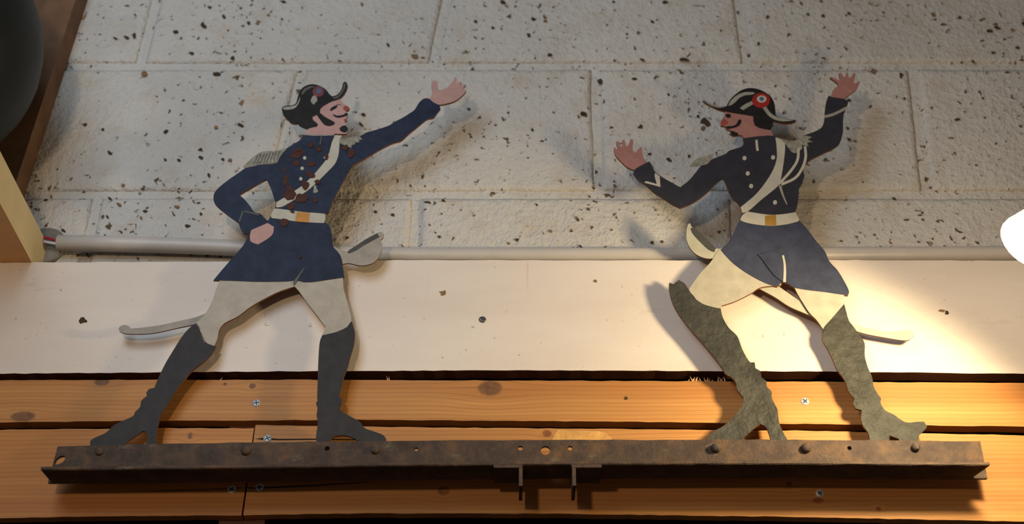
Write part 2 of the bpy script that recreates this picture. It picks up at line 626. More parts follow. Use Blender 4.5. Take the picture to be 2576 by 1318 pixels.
# larger pits and stains seen singly: (x, y, rx, ry) in the photo
PITS = [(203, 42, 9, 6), (318, 94, 10, 4), (337, 90, 5, 9), (290, 96, 7, 4), (361, 187, 11, 9), (513, 64, 8, 6), (440, 80, 8, 5), (527, 18, 7, 5),
        (607, 258, 6, 9), (510, 60, 7, 5), (563, 42, 6, 5), (625, 57, 5, 5), (648, 55, 5, 6), (483, 133, 6, 5), (585, 145, 6, 5),
        (712, 4, 8, 4), (910, 10, 4, 6), (976, 112, 4, 5), (914, 288, 7, 5), (908, 312, 8, 4), (543, 320, 5, 5), (545, 186, 14, 5),
        (504, 376, 6, 6), (504, 395, 6, 5), (578, 402, 5, 6), (560, 400, 4, 4), (415, 401, 4, 4), (275, 383, 9, 4), (90, 442, 5, 7),
        (213, 313, 6, 4), (258, 325, 4, 5), (417, 330, 6, 8), (310, 465, 6, 5), (525, 440, 5, 4), (450, 402, 5, 3), (605, 314, 9, 4),
        (1044, 140, 9, 6), (1266, 6, 8, 6), (1330, 88, 6, 6), (1341, 48, 6, 6), (1370, 42, 5, 5), (1384, 138, 7, 5), (1240, 70, 5, 4),
        (1197, 54, 5, 5), (1372, 52, 4, 4), (1543, 4, 6, 4), (1672, 5, 7, 4), (1641, 54, 5, 5), (1607, 82, 5, 4), (1577, 85, 3, 4),
        (1616, 150, 7, 4), (1722, 150, 17, 5), (1711, 178, 8, 3), (1509, 204, 6, 7), (1596, 198, 7, 4), (1470, 287, 10, 8), (1456, 292, 4, 3),
        (1612, 319, 7, 6), (1683, 401, 10, 5), (1775, 306, 13, 11), (1768, 322, 5, 7), (1339, 326, 4, 4), (1179, 274, 4, 4), (1682, 237, 4, 4),
        (1596, 248, 3, 3), (1733, 392, 3, 5), (1634, 387, 6, 3), (1756, 292, 4, 4), (1790, 450, 5, 3), (2032, 36, 4, 4), (2070, 40, 5, 5),
        (2137, 34, 5, 4), (2348, 36, 8, 5), (2415, 44, 5, 5), (2508, 70, 9, 5), (2490, 78, 9, 5), (2546, 75, 6, 5), (2448, 155, 5, 4),
        (2267, 188, 6, 9), (2275, 248, 4, 5), (2198, 178, 8, 8), (2136, 252, 6, 4), (2410, 300, 9, 3), (2015, 8, 6, 4), (1990, 2, 5, 4),
        (1908, 110, 4, 5), (1930, 42, 4, 6), (2190, 268, 3, 6), (2402, 385, 5, 3), (2136, 350, 7, 4), (2560, 120, 7, 4), (2575, 60, 5, 6),
        (445, 520, 7, 4), (470, 567, 8, 5), (505, 538, 5, 4), (365, 530, 6, 4), (355, 548, 4, 4), (278, 500, 8, 3), (270, 545, 4, 5),
        (115, 503, 6, 4), (300, 515, 9, 4), (945, 532, 5, 4), (988, 540, 6, 4), (873, 597, 5, 4), (1011, 617, 4, 3), (1116, 504, 6, 4), (1075, 508, 9, 3),
        (1300, 602, 6, 4), (1384, 580, 7, 4), (1350, 515, 4, 3), (1105, 595, 5, 4), (1480, 525, 4, 4), (1452, 548, 5, 4), (1640, 610, 6, 4), (1665, 608, 5, 4),
        (1460, 620, 6, 3), (2240, 610, 5, 3), (2200, 590, 4, 3), (2320, 535, 4, 3), (2322, 552, 4, 3), (2155, 595, 4, 3), (2250, 500, 6, 3),
        (400, 636, 6, 3), (440, 634, 7, 4), (480, 640, 6, 4), (520, 642, 6, 4), (555, 645, 5, 3), (220, 640, 8, 4), (455, 630, 4, 3), (160, 580, 6, 4)]
rnd = random.Random(5)
V, F, MI = [], [], []
for i, (x, y, rx, ry) in enumerate(PITS):
    pts = [tuple(p) for p in smooth_loop(ell(x, y, rx * 0.85, ry * 0.8, 8, 0.4, i, rnd.uniform(-0.2, 0.7)), 2, 100)]
    c = U(x, y, -0.0005)
    b = len(V)
    V.append(c + Vector((0, -0.0004, 0)))
    for p in pts:
        V.append(U(p[0], p[1], -0.0017))
    for p in pts:
        V.append(U(p[0], p[1], 0.004))
    n = len(pts)
    for k in range(n):
        j = (k + 1) % n
        F.append((b, b + 1 + j, b + 1 + k))
        F.append((b + 1 + k, b + 1 + j, b + 1 + n + j, b + 1 + n + k))
        MI += [0 if i % 4 else 1] * 2
pits = mesh_obj('pits', V, F, [M['pit'], M['pit2']], wall, MI)
pits['kind'] = 'stuff'

# lower wall; the deep shade behind the planks is painted into its colour
lower = box_from('wall_lower', (-1.2, 0.001, CAM_Z - 1.5), (1.3, 0.05, z_c[1] + 0.0), M['dark'])
lower['kind'] = 'structure'

floor = box_from('floor', (-2.0, -3.0, -0.05), (2.0, 0.05, 0.0), M['floor'])
floor['kind'] = 'structure'

# ---------------------------------------------------------------- boards and planks
YB = -0.040       # front of the boards
YP = -0.037       # front of the planks


def wood_plank(name, outline, Y, th, mat, label, cat='plank', group=None, mats=None):
    o = plate(name, [outline], Y, th, mats or [mat, mat], None, 1)
    return tag(o, label, cat, group)


def screw(x, y, Y, parent, r=0.0047, mat='zinc', ang=0.4, name='screw'):
    c = U(x, y, Y)
    s = lathe(name, [(r * 0.55, 0.006), (r, 0.0), (r * 0.96, -0.0006), (r * 0.5, -0.0011)], c, (0, 1, 0), M[mat], parent, 18)
    a = []
    for k in range(4):
        t = ang + k * math.pi / 2
        for dt, rr in ((-0.28, 0.62), (0.28, 0.62), (math.pi / 4, 0.2)):
            a.append((c.x + r * rr * math.cos(t + dt), c.z + r * rr * math.sin(t + dt)))
    L = [Vector((p[0], Y - 0.0014, p[1])) for p in a]
    slab('cross_slot', [L], 0.0008, M['slot'], s)
    return s


def edge_pts(pts, seed, amp=0.8, step=26):
    """fine raggedness along a sawn edge"""
    rnd = random.Random(seed)
    out = []
    for (x0, y0), (x1, y1) in zip(pts[:-1], pts[1:]):
        k = max(1, int(abs(x1 - x0) / step))
        for i in range(k):
            t = i / k
            out.append((x0 + (x1 - x0) * t, y0 + (y1 - y0) * t + rnd.uniform(-amp, amp)))
    out.append(pts[-1])
    return out


wb_top = edge_pts([(-260, 662), (120, 660), (620, 658), (1000, 654), (1500, 655), (2100, 654), (2576, 656), (2840, 657)], 1)
wb_bot = edge_pts([(2840, 944), (2576, 940), (2000, 934), (1300, 931), (700, 934), (250, 938), (-260, 942)], 2)
white_board = wood_plank('white_board', wb_top + wb_bot, YB, 0.020, M['board'],
                         'long white painted board above the orange planks, behind both figures', 'board',
                         mats=[M['board'], M['board_raw']])


def board_spot(name, x, y, rx, ry, mat, jit=0.3, parent=white_board, Y=YB, seed=1):
    return plate(name, [ell(x, y, rx, ry, 12, jit, seed)], Y - 0.0004, 0.001, M[mat], parent, 3)


board_spot('nail_hole', 208, 806, 9, 8, 'pit', seed=2)
board_spot('stain', 1114, 737, 9, 6, 'pit2', 0.4, seed=3)
board_spot('stain', 2371, 782, 8, 4, 'pit2', 0.4, seed=4)
board_spot('stain', 2382, 786, 5, 4, 'pit', 0.4, seed=5)
board_spot('stain', 1497, 707, 4, 4, 'pit2', 0.4, seed=6)
screw(1214, 804, YB, white_board, 0.0042, 'steel', 0.9)
for bx, by in ((672, 815), (780, 818)):
    c = U(bx, by, YB)
    lathe('filled_nail', [(0.003, 0.001), (0.0026, -0.0006), (0.0012, -0.0011)], c, (0, 1, 0), M['board'], white_board, 12)


def kn(cx, cy, Y, lst):
    o = U(cx, cy, Y)
    out = []
    for x, y, rx, ry in lst:
        p = U(x, y, Y)
        out.append((p.x - o.x, p.z - o.z, rx / 2250.0, ry / 1900.0))
    return out


# each plank's object origin is the middle of its bounds, so knots are given relative to that middle
def mid_of(outline, Y):
    P = [U(x, y, Y) for x, y in outline]
    return Vector(((min(p.x for p in P) + max(p.x for p in P)) / 2, 0, (min(p.z for p in P) + max(p.z for p in P)) / 2))


def plank(outline, Y, th, knots, seed, label, light=(206, 148, 84), dark=(176, 112, 54), freq=55.0, knotc=(116, 78, 48)):
    o = mid_of(outline, Y)
    K = []
    for x, y, rx, ry in knots:
        p = U(x, y, Y)
        K.append((p.x - o.x, p.z - o.z, rx / 2250.0, ry / 1950.0))
    m = wood('pine_plank_%d' % int(seed * 10), light, dark, K, seed, freq, knotc)
    return wood_plank('plank', outline, Y, th, m, label)


p1 = edge_pts([(-260, 956), (0, 956), (700, 955), (1300, 957), (2000, 960), (2576, 963), (2840, 965)], 3) + \
     edge_pts([(2840, 1078), (2576, 1073), (2000, 1066), (1500, 1060), (900, 1056), (300, 1059), (-260, 1066)], 4)
plank_top = plank(p1, YP, 0.016, [(1233, 976, 34, 21), (635, 971, 10, 8), (256, 961, 22, 10), (58, 1048, 34, 14), (566, 966, 5, 4)], 1.7,
                  'upper orange pine plank with knots, directly under the white board')
screw(645, 1014, YP, plank_top, ang=0.2)
screw(2025, 1010, YP, plank_top, ang=0.7)

p2 = edge_pts([(-260, 1083), (0, 1081), (400, 1077), (639, 1077)], 5) + \
     edge_pts([(607, 1296), (300, 1298), (0, 1303), (-260, 1310)], 6)
plank_left = plank(p2, YP, 0.013, [(478, 1096, 7, 9)], 4.4, 'short lower left plank ending at the butt joint, behind the rail',
                   (206, 144, 76), (176, 108, 48))
screw(583, 1231, YP, plank_left, ang=1.0)
p3 = edge_pts([(643, 1069), (800, 1072), (1300, 1077), (2000, 1083), (2576, 1095), (2840, 1100)], 7) + \
     edge_pts([(2840, 1318), (2576, 1312), (2000, 1300), (1400, 1292), (900, 1291), (612, 1296)], 8)
plank_right = plank(p3, YP, 0.013, [(1376, 1090, 13, 10), (1116, 1234, 16, 12), (2058, 1259, 16, 7), (1985, 1218, 8, 8), (2210, 1280, 7, 5)], 7.3,
                    'long lower right plank running from the butt joint, behind the rail', (204, 146, 82), (172, 108, 52), knotc=(140, 78, 40))
screw(673, 1103, YP, plank_right, ang=0.5)
screw(653, 1226, YP, plank_right, ang=0.1, r=0.0046)
screw(2062, 1241, YP, plank_right, ang=0.6)
# split running out from the screws
plate('split', [[(643, 1104), (664, 1101), (700, 1104), (796, 1103), (905, 1105), (905, 1107), (796, 1106), (700, 1107), (664, 1106)]], YP - 0.0003, 0.0008, M['dark'], plank_right, 1)
plate('split', [[(614, 1226), (645, 1226), (720, 1222), (800, 1219), (880, 1214), (930, 1211), (880, 1216), (800, 1222), (720, 1226), (645, 1229), (614, 1228)]], YP - 0.0003, 0.0008, M['dark'], plank_right, 1)
plate('split', [[(330, 1236), (420, 1233), (560, 1229), (607, 1226), (607, 1228), (560, 1231), (420, 1235)]], YP - 0.0003, 0.0008, M['pit'], plank_left, 1)
plate('sawn_patch', [[(1386, 1112), (1392, 1098), (1404, 1080), (1440, 1083), (1500, 1084), (1528, 1092), (1545, 1112)]], YP - 0.0003, 0.0007, M['sawn'], plank_right, 2)['label'] = 'pale rough-sawn patch of cross grain'
plate('nail', [ell(1575, 1001, 5, 4, 10, 0.3, 3)], YP - 0.0006, 0.001, M['pit'], plank_top, 3)

# frayed fibres on the upper edge of the top plank
rnd = random.Random(21)
V, F = [], []
for i in range(26):
    x = rnd.uniform(1728, 1832) if i < 20 else rnd.choice([460, 545, 1190, 975, 2060, 620]) + rnd.uniform(-6, 6)
    c = U(x, 960, YP)
    hgt, lean = rnd.uniform(0.003, 0.008), rnd.uniform(-0.005, 0.005)
    k = len(V)
    V += [c + Vector((-0.0009, 0.0008, 0)), c + Vector((0.0009, 0.0008, 0)), c + Vector((0, 0.002, 0)), c + Vector((lean, 0.001 - rnd.uniform(0, 0.002), hgt))]
    F += [(k, k + 1, k + 3), (k + 1, k + 2, k + 3), (k + 2, k, k + 3), (k, k + 2, k + 1)]
spl = mesh_obj('splinters', V, F, M['joist_raw'], plank_top)
spl['kind'] = 'stuff'

# batten whose end shows under the butt joint
bt = U(612, 1312, -0.022)
batten = box_from('batten', (bt.x - 0.026, -0.0225, CAM_Z + 0.36), (bt.x + 0.023, 0.0005, CAM_Z + 0.74), M['board_raw'])
tag(batten, 'rough brown upright batten behind the butt joint, below the lower planks', 'batten')

# ---------------------------------------------------------------- joist, post, pot, conduit
j0 = U(80, 660, YB)
jx1 = j0.x
joist = box_from('joist', (jx1 - 0.062, -0.62, j0.z), (jx1, 0.0, j0.z + 0.049), [M['joist'], M['joist_raw']])
joist.data.polygons[0].material_index = 1
tag(joist, 'cream painted joist resting on the left end of the white board', 'joist')

pY = -0.035
postpts = [U(-260, 0, pY), U(183, 0, pY), U(36, 480, pY), U(-60, 640, pY), U(-420, 640, pY)]
a, b = U(190, 0, pY), U(36, 470, pY)
dv = (a - b) / (a.z - b.z)
zt, zb = z_c[5], j0.z + 0.049
topr, botr = b + dv * (zt - b.z), b + dv * (zb - b.z)
post = slab('post', [[topr - Vector((0.16, 0, 0)), botr - Vector((0.16, 0, 0)), botr, topr]], 0.034, M['post'])
tag(post, 'dark brown timber post leaning against the block wall at top left', 'post')

pc = U(-238, 110, -0.19)
potr = abs(U(93, 110, -0.19).x - pc.x)
prof = []
for i in range(19):
    t = i / 18
    ang = -math.pi / 2 + t * math.pi * 0.78
    prof.append((max(0.004, potr * math.cos(ang)), potr * math.sin(ang)))
prof += [(prof[-1][0] * 0.96, prof[-1][1] + 0.012), (prof[-1][0] * 1.04, prof[-1][1] + 0.03), (prof[-1][0] * 0.92, prof[-1][1] + 0.032),
         (prof[-1][0] * 0.8, prof[-1][1] - 0.01)]
pot = thing('metal_pot', 'dark round bellied metal pot hanging in front of the post', 'pot', pc)
lathe('body', prof, pc, (0, 0, 1), M['pot'], pot, 40)
hp = [pc + Vector((0.75 * potr * math.cos(t), 0, prof[-4][1] + 0.012 + 0.16 * math.sin(t))) for t in [math.pi * i / 12 for i in range(13)]]
tube('bail_handle', hp, 0.003, M['pot'], pot, 8)

py_ = -0.0125
r_p = 0.0098
cp = [(146, 611), (300, 614), (450, 618), (600, 624), (760, 632), (900, 640), (1050, 643), (1300, 643.5), (1700, 643), (2200, 641), (2576, 639), (2800, 638)]
conduit = thing('conduit', 'grey plastic conduit pipe running along the top of the white board', 'pipe', U(1300, 643, py_))
tube('pipe', [U(x, y, py_ - 0.004 * max(0, (700 - x) / 600)) for x, y in cp], r_p, M['pvc'], conduit, 18, 0.82)
e0 = U(150, 611, py_ - 0.0036)
tube('wire', [e0 + Vector((0.012, 0.0, 0.002)), e0 + Vector((-0.004, -0.001, 0.003)), e0 + Vector((-0.02, 0.0, 0.008)), e0 + Vector((-0.05, 0.003, 0.02))], 0.0018, M['red_wire'], conduit, 8)['label'] = 'red insulated wire'
tube('wire', [e0 + Vector((0.012, 0.0, -0.004)), e0 + Vector((-0.004, -0.001, -0.002)), e0 + Vector((-0.02, 0.0, 0.002)), e0 + Vector((-0.05, 0.003, 0.01))], 0.0016, M['white_wire'], conduit, 8)['label'] = 'white insulated wire'
jc = U(112, 618, -0.004)
jb = lathe('junction_box', [(0.026, 0.0035), (0.026, -0.004), (0.024, -0.006), (0.004, -0.0065)], (jc.x, 0, jc.z), (0, 1, 0), M['box_grey'], None, 28)
tag(jb, 'round grey junction box on the wall behind the wire end of the pipe', 'junction box')

# ---------------------------------------------------------------- iron rail
YV = -0.0672      # front of the upright leg
YFL = -0.1000     # front of the flange
rail_top = [(145, 1123), (300, 1118), (700, 1112), (1100, 1108), (1500, 1106), (2000, 1106), (2466, 1110)]
zflange = U(1300, 1160, YFL).z
rail = thing('angle_iron_rail', 'long rusty angle iron rail carrying both painted figures', 'rail', U(1290, 1140, YV))


def zrail(x):     # top face of the flange, slightly bowed like the bar
    pts = [(-0.49, 1173), (-0.25, 1168), (-0.16, 1164), (0.0, 1160.5), (0.28, 1158), (0.49, 1162)]
    for (xa, ya), (xb, yb) in zip(pts[:-1], pts[1:]):
        if x <= xb or xb == 0.49:
            t = (x - xa) / (xb - xa)
            return U(1288, ya + (yb - ya) * t, YFL).z
    return 0


rnd = random.Random(11)
tp = [U(x, y + rnd.uniform(-0.7, 0.7), YV) for x, y in edge_pts(rail_top, 9, 0.7, 40)]
xl_b, xr_b = U(128, 1172, YV).x, U(2476, 1160, YV).x
bp = [Vector((xr_b + (xl_b - xr_b) * i / 24, YV, zrail(xr_b + (xl_b - xr_b) * i / 24) - 0.004)) for i in range(25)]
holes = []


def hole(px, py, rx, rz=None, rot=0.0, n=18):
    c = U(px, py, YV)
    rz = rz or rx
    out = []
    for i in range(n):
        t = 2 * math.pi * i / n
        x, z = rx * math.cos(t), rz * math.sin(t)
        out.append(Vector((c.x + x * math.cos(rot) - z * math.sin(rot), YV, c.z + x * math.sin(rot) + z * math.cos(rot))))
    return out


holes = [hole(151, 1157, 0.0062, 0.0040, 0.7), hole(1047, 1130, 0.0022), hole(1309, 1127, 0.0027), hole(1372, 1133, 0.0052),
         hole(1434, 1127, 0.0027), hole(823, 1128, 0.0026), hole(2137, 1127, 0.0024)]
slab('upright_leg', [tp + bp] + holes, 0.004, M['iron'], rail)
# flange: a bar running forward from the foot of the upright leg
V, F = [], []
xl_f, xr_f = U(103, 1176, YFL).x, U(2490, 1166, YFL).x
NS = 60
prof = [(YFL, -0.0008), (YFL + 0.0008, 0.0), (YV + 0.003, 0.0), (YV + 0.004, -0.001), (YV + 0.004, -0.004), (YFL + 0.0012, -0.004), (YFL, -0.003)]
for i in range(NS + 1):
    for q, (y, dz) in enumerate(prof):
        xx = xl_f + (xr_f - xl_f) * i / NS
        back = (y - YFL) / (YV - YFL)
        if i == 0:
            xx += 0.006 * back if back < 0.5 else 0.003
        if i == NS:
            xx -= 0.010 * back
        V.append(Vector((xx, y + rnd.uniform(-0.0002, 0.0002), zrail(xx) + dz + rnd.uniform(-0.00025, 0.00025))))
m_ = len(prof)
for i in range(NS):
    for q in range(m_):
        r_ = (q + 1) % m_
        F.append((i * m_ + q, i * m_ + r_, (i + 1) * m_ + r_, (i + 1) * m_ + q))
F.append(tuple(range(m_))[::-1])
F.append(tuple(NS * m_ + q for q in range(m_)))
mesh_obj('flange', V, F, M['iron'], rail)


def bolt(px, py, r, h, slot_ang=None):
    c = U(px, py, YV)
    s = lathe('bolt', [(r * 0.45, 0.0295), (r * 0.45, 0.0), (r, 0.0), (r * 0.98, -h * 0.6), (r * 0.7, -h)], c, (0, 1, 0), M['iron'], rail, 16)
    if slot_ang is not None:
        d = Vector((math.cos(slot_ang), 0, math.sin(slot_ang)))
        p = Vector((-d.z, 0, d.x)) * 0.0007
        L = [c + d * r * 0.8 + p, c - d * r * 0.8 + p, c - d * r * 0.8 - p, c + d * r * 0.8 - p]
        slab('slot', [[Vector((q.x, YV - h - 0.0003, q.z)) for q in L]], 0.001, M['slot'], s)
    return s


for bxx, byy, rr, hh, sa in ((250, 1136, 0.0046, 0.003, None), (618, 1134, 0.0054, 0.004, None), (943, 1133, 0.0044, 0.004, 0.4), (1800, 1129, 0.0052, 0.007, 2.2),
                             (2027, 1129, 0.0052, 0.0065, None), (2302, 1127, 0.0046, 0.0065, 1.9)):
    bolt(bxx, byy, rr, hh, sa)
for hx, hy in ((823, 1128), (2137, 1127)):
    c = U(hx, hy, YV)
    lathe('hole_shade_disc', [(0.0034, 0.006), (0.0034, 0.0042), (0.002, 0.0041)], c, (0, 1, 0), M['dark'], rail, 12)  # dark disc added behind the hole to paint in its shade
for xa, xb, xt in ((1242, 1313, 1310), (1438, 1513, 1444)):
    zt = zrail(U(xt, 1165, YFL).x) - 0.0040
    A, B = U(xa, 1168, YFL).x, U(xb, 1168, YFL).x
    h = box_from('hanger_bracket', (A, YFL - 0.0012, zt - 0.0036), (B, YV + 0.006, zt), M['iron'], rail)
    T = U(xt, 1190, YFL).x
    box_from('tab', (T - 0.0018, YFL - 0.001, zt - 0.0235), (T + 0.0018, YV + 0.006, zt), M['iron'], h)

# ---------------------------------------------------------------- figure on the left
YM = -0.0620      # painted front of the sheet-iron figures
TH = 0.0030


def dec(name, pts, up, mat, parent, n=3, label=None, corner=42):
    """a layer of paint or a thin piece lying on the sheet"""
    o = plate(name, [pts], YM - up, 0.0004, M[mat], parent, n, corner)
    if label:
        o['label'] = label
    return o


def sheet(name, loops, up, mat, parent, n=4, label=None, th=TH):
    o = plate(name, loops, YM - up, th, [M[mat], M['edge']], parent, n)
    if label:
        o['label'] = label
    return o


FL = thing('soldier_cutout', 'flat painted iron soldier standing at left on the rail, arm stretched out towards the other', 'figure', U(600, 1110, YM))
FL['group'] = 'painted iron soldiers on the rail'
# sabre behind the body
sab = sheet('sabre', [cr('C', [(60, 878), (78, 856), (110, 848), (140, 855), (165, 877), (250, 870), (400, 850), (560, 815), (680, 788), (770, 755), (900, 690),
                              (1100, 560), (1100, 700), (900, 775), (690, 842), (560, 870), (400, 905), (300, 920), (160, 922), (100, 915), (70, 900)])],
            -0.0032, 'sabre', FL, th=0.002)
hil = sheet('sabre_hilt', [cr('B', [(1100, 900), (1165, 945), (1220, 972), (1290, 1000), (1330, 985), (1400, 935), (1500, 870), (1570, 825), (1610, 815), (1632, 840),
                                    (1625, 870), (1605, 890), (1615, 950), (1600, 1020), (1550, 1090), (1480, 1120), (1400, 1125), (1310, 1105), (1240, 1110), (1150, 1080)])],
            -0.0006, 'sabre', FL, th=0.0022)
dec('grip', cr('B', [(1295, 1000), (1320, 978), (1380, 940), (1480, 875), (1570, 830), (1592, 862), (1540, 890), (1440, 945), (1380, 985), (1310, 1015)]), -0.0002, 'grip', hil)
# trousers and boots
sheet('trousers', [cr('C', [(905, 430), (895, 485), (865, 560), (840, 640), (800, 720), (765, 770), (705, 830), (740, 880), (760, 940), (790, 995), (850, 1030), (880, 960), (890, 900),
                            (920, 850), (960, 820), (1050, 775), (1150, 700), (1250, 640), (1380, 575), (1480, 540), (1520, 530), (1560, 575), (1620, 660), (1690, 750),
                            (1750, 830), (1775, 865), (1745, 940), (1800, 940), (1880, 920), (1940, 880), (1990, 815), (1985, 770), (1960, 670), (1940, 600), (1925, 540),
                            (1918, 430)])], 0.0, 'trouser', FL)
sheet('boot', [cr('D', [(935, 45), (890, 80), (830, 150), (760, 260), (700, 360), (650, 460), (605, 565), (560, 575), (540, 605), (545, 630), (500, 670), (490, 720), (450, 760),
                        (430, 795), (330, 840), (270, 875), (210, 930), (110, 975), (85, 1000), (88, 1050), (365, 1050), (372, 1018), (400, 990), (460, 950), (510, 914), (532, 918),
                        (550, 960), (535, 1020), (533, 1050), (622, 1050), (622, 1000), (630, 900), (640, 850), (660, 780), (710, 700), (760, 620), (800, 560), (870, 470), (930, 410), (1010, 350),
                        (1070, 290), (1110, 230), (1060, 215), (1010, 195), (985, 130), (965, 70)])], 0.0002, 'boot_l', FL)
sheet('boot', [cr('D', [(2207, 28), (2170, 70), (2080, 112), (1965, 140), (1945, 200), (1935, 330), (1930, 480), (1925, 640), (1932, 660), (1915, 690), (1927, 730), (1920, 790),
                        (1930, 850), (1920, 920), (1915, 980), (1925, 1010), (1925, 1055), (2035, 1055), (2035, 985), (2042, 968), (2090, 952), (2160, 952), (2220, 972), (2268, 1000),
                        (2285, 1055), (2482, 1055), (2485, 985), (2455, 945), (2390, 920), (2310, 890), (2270, 840), (2200, 800), (2130, 760), (2108, 738), (2125, 695), (2130, 660),
                        (2105, 632), (2120, 580), (2140, 480), (2170, 400), (2195, 310), (2220, 230), (2232, 130), (2222, 80)])], 0.0002, 'boot_l', FL)
# coat with the hole between bent arm and body
outer = cr('A', [(385, 745), (370, 785), (335, 822), (250, 872)]) + \
    cr('B', [(740, 45), (640, 82), (520, 95), (440, 160), (360, 225), (280, 282), (190, 345), (110, 410), (70, 460), (62, 510), (75, 555), (130, 610), (210, 670), (300, 735), (302, 765),
             (340, 830), (392, 834), (370, 880), (330, 950), (250, 1040), (190, 1110), (130, 1180), (62, 1262), (250, 1267), (500, 1276), (740, 1272), (800, 1264), (860, 1270), (900, 1280), (990, 1276), (1120, 1257),
             (1268, 1235), (1252, 1130), (1240, 1060), (1215, 1010), (1165, 950), (1158, 880), (1140, 790), (1108, 740), (1085, 730), (1085, 650), (1120, 640), (1150, 560), (1190, 480),
             (1230, 400), (1280, 310), (1320, 240), (1345, 205)]) + \
    cr('A', [(1110, 1035), (1200, 978), (1300, 920), (1440, 850), (1540, 820), (1582, 790), (1640, 735), (1750, 645), (1850, 565), (1930, 545), (1975, 490), (2015, 440), (2005, 400),
             (1930, 362), (1880, 322), (1820, 320), (1760, 370), (1710, 450), (1640, 500), (1560, 550), (1480, 590), (1400, 640), (1250, 690), (1140, 720), (1060, 765), (940, 785), (820, 795), (770, 770), (758, 745)])
inner = cr('B', [(300, 475), (400, 415), (550, 330), (575, 380), (600, 440), (620, 510), (635, 550), (628, 600), (595, 650), (575, 700), (556, 712), (520, 675), (492, 648), (440, 635), (400, 580), (350, 520)])
coat = sheet('coat', [outer, inner], 0.0006, 'coat_l', FL)
# head
head = sheet('head', [cr('A', [(430, 560), (600, 400), (720, 340), (830, 325), (860, 370), (905, 402), (938, 430), (935, 450), (890, 468), (913, 486), (918, 520), (905, 545), (908, 575),
                               (882, 592), (885, 615), (905, 640), (918, 665), (912, 700), (900, 738), (830, 738), (760, 735), (756, 760), (400, 760), (425, 715), (440, 685), (420, 640)])], 0.0003, 'skin_l', FL)
hat = sheet('hat', [cr('A', [(135, 440), (150, 415), (200, 402), (265, 397), (305, 370), (322, 310), (340, 250), (372, 200), (430, 162), (500, 148), (560, 160), (610, 180), (660, 215), (700, 265),
                             (730, 292), (780, 280), (825, 240), (850, 190), (860, 140), (880, 118), (905, 130), (915, 170), (900, 220), (870, 270), (830, 312), (790, 336), (740, 350), (690, 372),
                             (620, 415), (590, 450), (590, 495), (520, 525), (420, 565), (320, 608), (265, 610), (240, 600), (190, 550), (150, 500)])], 0.0008, 'black', FL)
dec('hair', cr('A', [(300, 590), (340, 640), (380, 666), (430, 686), (480, 666), (555, 650), (564, 625), (540, 598), (512, 578), (498, 548), (520, 512), (560, 490), (420, 490)]), 0.0006, 'black', head)
dec('sideburn', cr('A', [(548, 505), (600, 495), (640, 530), (690, 560), (745, 588), (766, 606), (750, 632), (700, 645), (650, 635), (620, 610), (590, 570), (565, 535)]), 0.0006, 'black', head)
dec('goatee', cr('A', [(820, 670), (850, 645), (890, 635), (917, 665), (912, 698), (885, 724), (850, 715), (825, 695)]), 0.0006, 'black', head)
dec('moustache', cr('A', [(735, 505), (760, 530), (800, 547), (850, 540), (890, 528), (920, 515), (915, 490), (892, 488), (870, 508), (830, 518), (790, 520), (755, 508)]), 0.0006, 'black', head)
dec('eye', cr('A', [(704, 456), (722, 430), (748, 412), (782, 400), (800, 404), (790, 418), (776, 436), (748, 450), (724, 466)]), 0.0006, 'black', head)
dec('eyebrow', cr('A', [(770, 392), (800, 384), (832, 388), (846, 398), (825, 395), (795, 393)]), 0.0006, 'dgrey', head)
dec('nose', cr('A', [(862, 425), (885, 408), (908, 406), (936, 432), (932, 450), (890, 463), (868, 455)]), 0.0005, 'nose', head)
dec('lips', cr('A', [(868, 568), (904, 552), (906, 575), (882, 588)]), 0.0005, 'nose', head)
dec('hat_band', cr('A', [(365, 275), (392, 215), (445, 180), (510, 170), (525, 180), (470, 200), (420, 230), (385, 268)]), 0.0011, 'dgrey', hat)
dec('hat_trim', cr('A', [(145, 428), (200, 415), (265, 408), (312, 385), (340, 330), (348, 300), (352, 330), (330, 385), (290, 432), (210, 452), (155, 448)]), 0.0011, 'grey', hat)
dec('hat_trim', cr('A', [(735, 305), (790, 292), (838, 245), (862, 190), (872, 140), (888, 136), (886, 190), (855, 250), (805, 308), (755, 322)]), 0.0011, 'dgrey', hat)
ck = dec('cockade', cr('A', ell(568, 235, 68, 62, 18)), 0.0011, 'fred', hat)
dec('cockade_centre', cr('A', ell(575, 228, 34, 32, 14)), 0.0015, 'blue', ck)
dec('plume', cr('A', [(478, 345), (495, 300), (520, 280), (548, 300), (558, 345), (530, 372), (515, 392), (492, 372)]), 0.0011, 'grey', hat)
# hands
sheet('hand', [cr('A', [(1870, 325), (1905, 285), (1915, 240), (1905, 150), (1925, 115), (1955, 105), (1980, 122), (1985, 180), (1982, 216), (2030, 215), (2090, 190), (2130, 150), (2165, 110),
                        (2188, 66), (2205, 70), (2205, 110), (2212, 138), (2235, 125), (2255, 110), (2264, 125), (2248, 162), (2290, 150), (2316, 158), (2290, 188), (2287, 205), (2318, 215),
                        (2315, 235), (2285, 270), (2230, 320), (2170, 355), (2100, 375), (2010, 392), (1930, 380)])], 0.0004, 'skin_l', FL, n=3)
dec('hand', cr('B', [(398, 850), (410, 800), (480, 770), (560, 735), (618, 770), (610, 830), (560, 880), (472, 932), (430, 920), (400, 900)]), 0.0010, 'skin_l', FL)
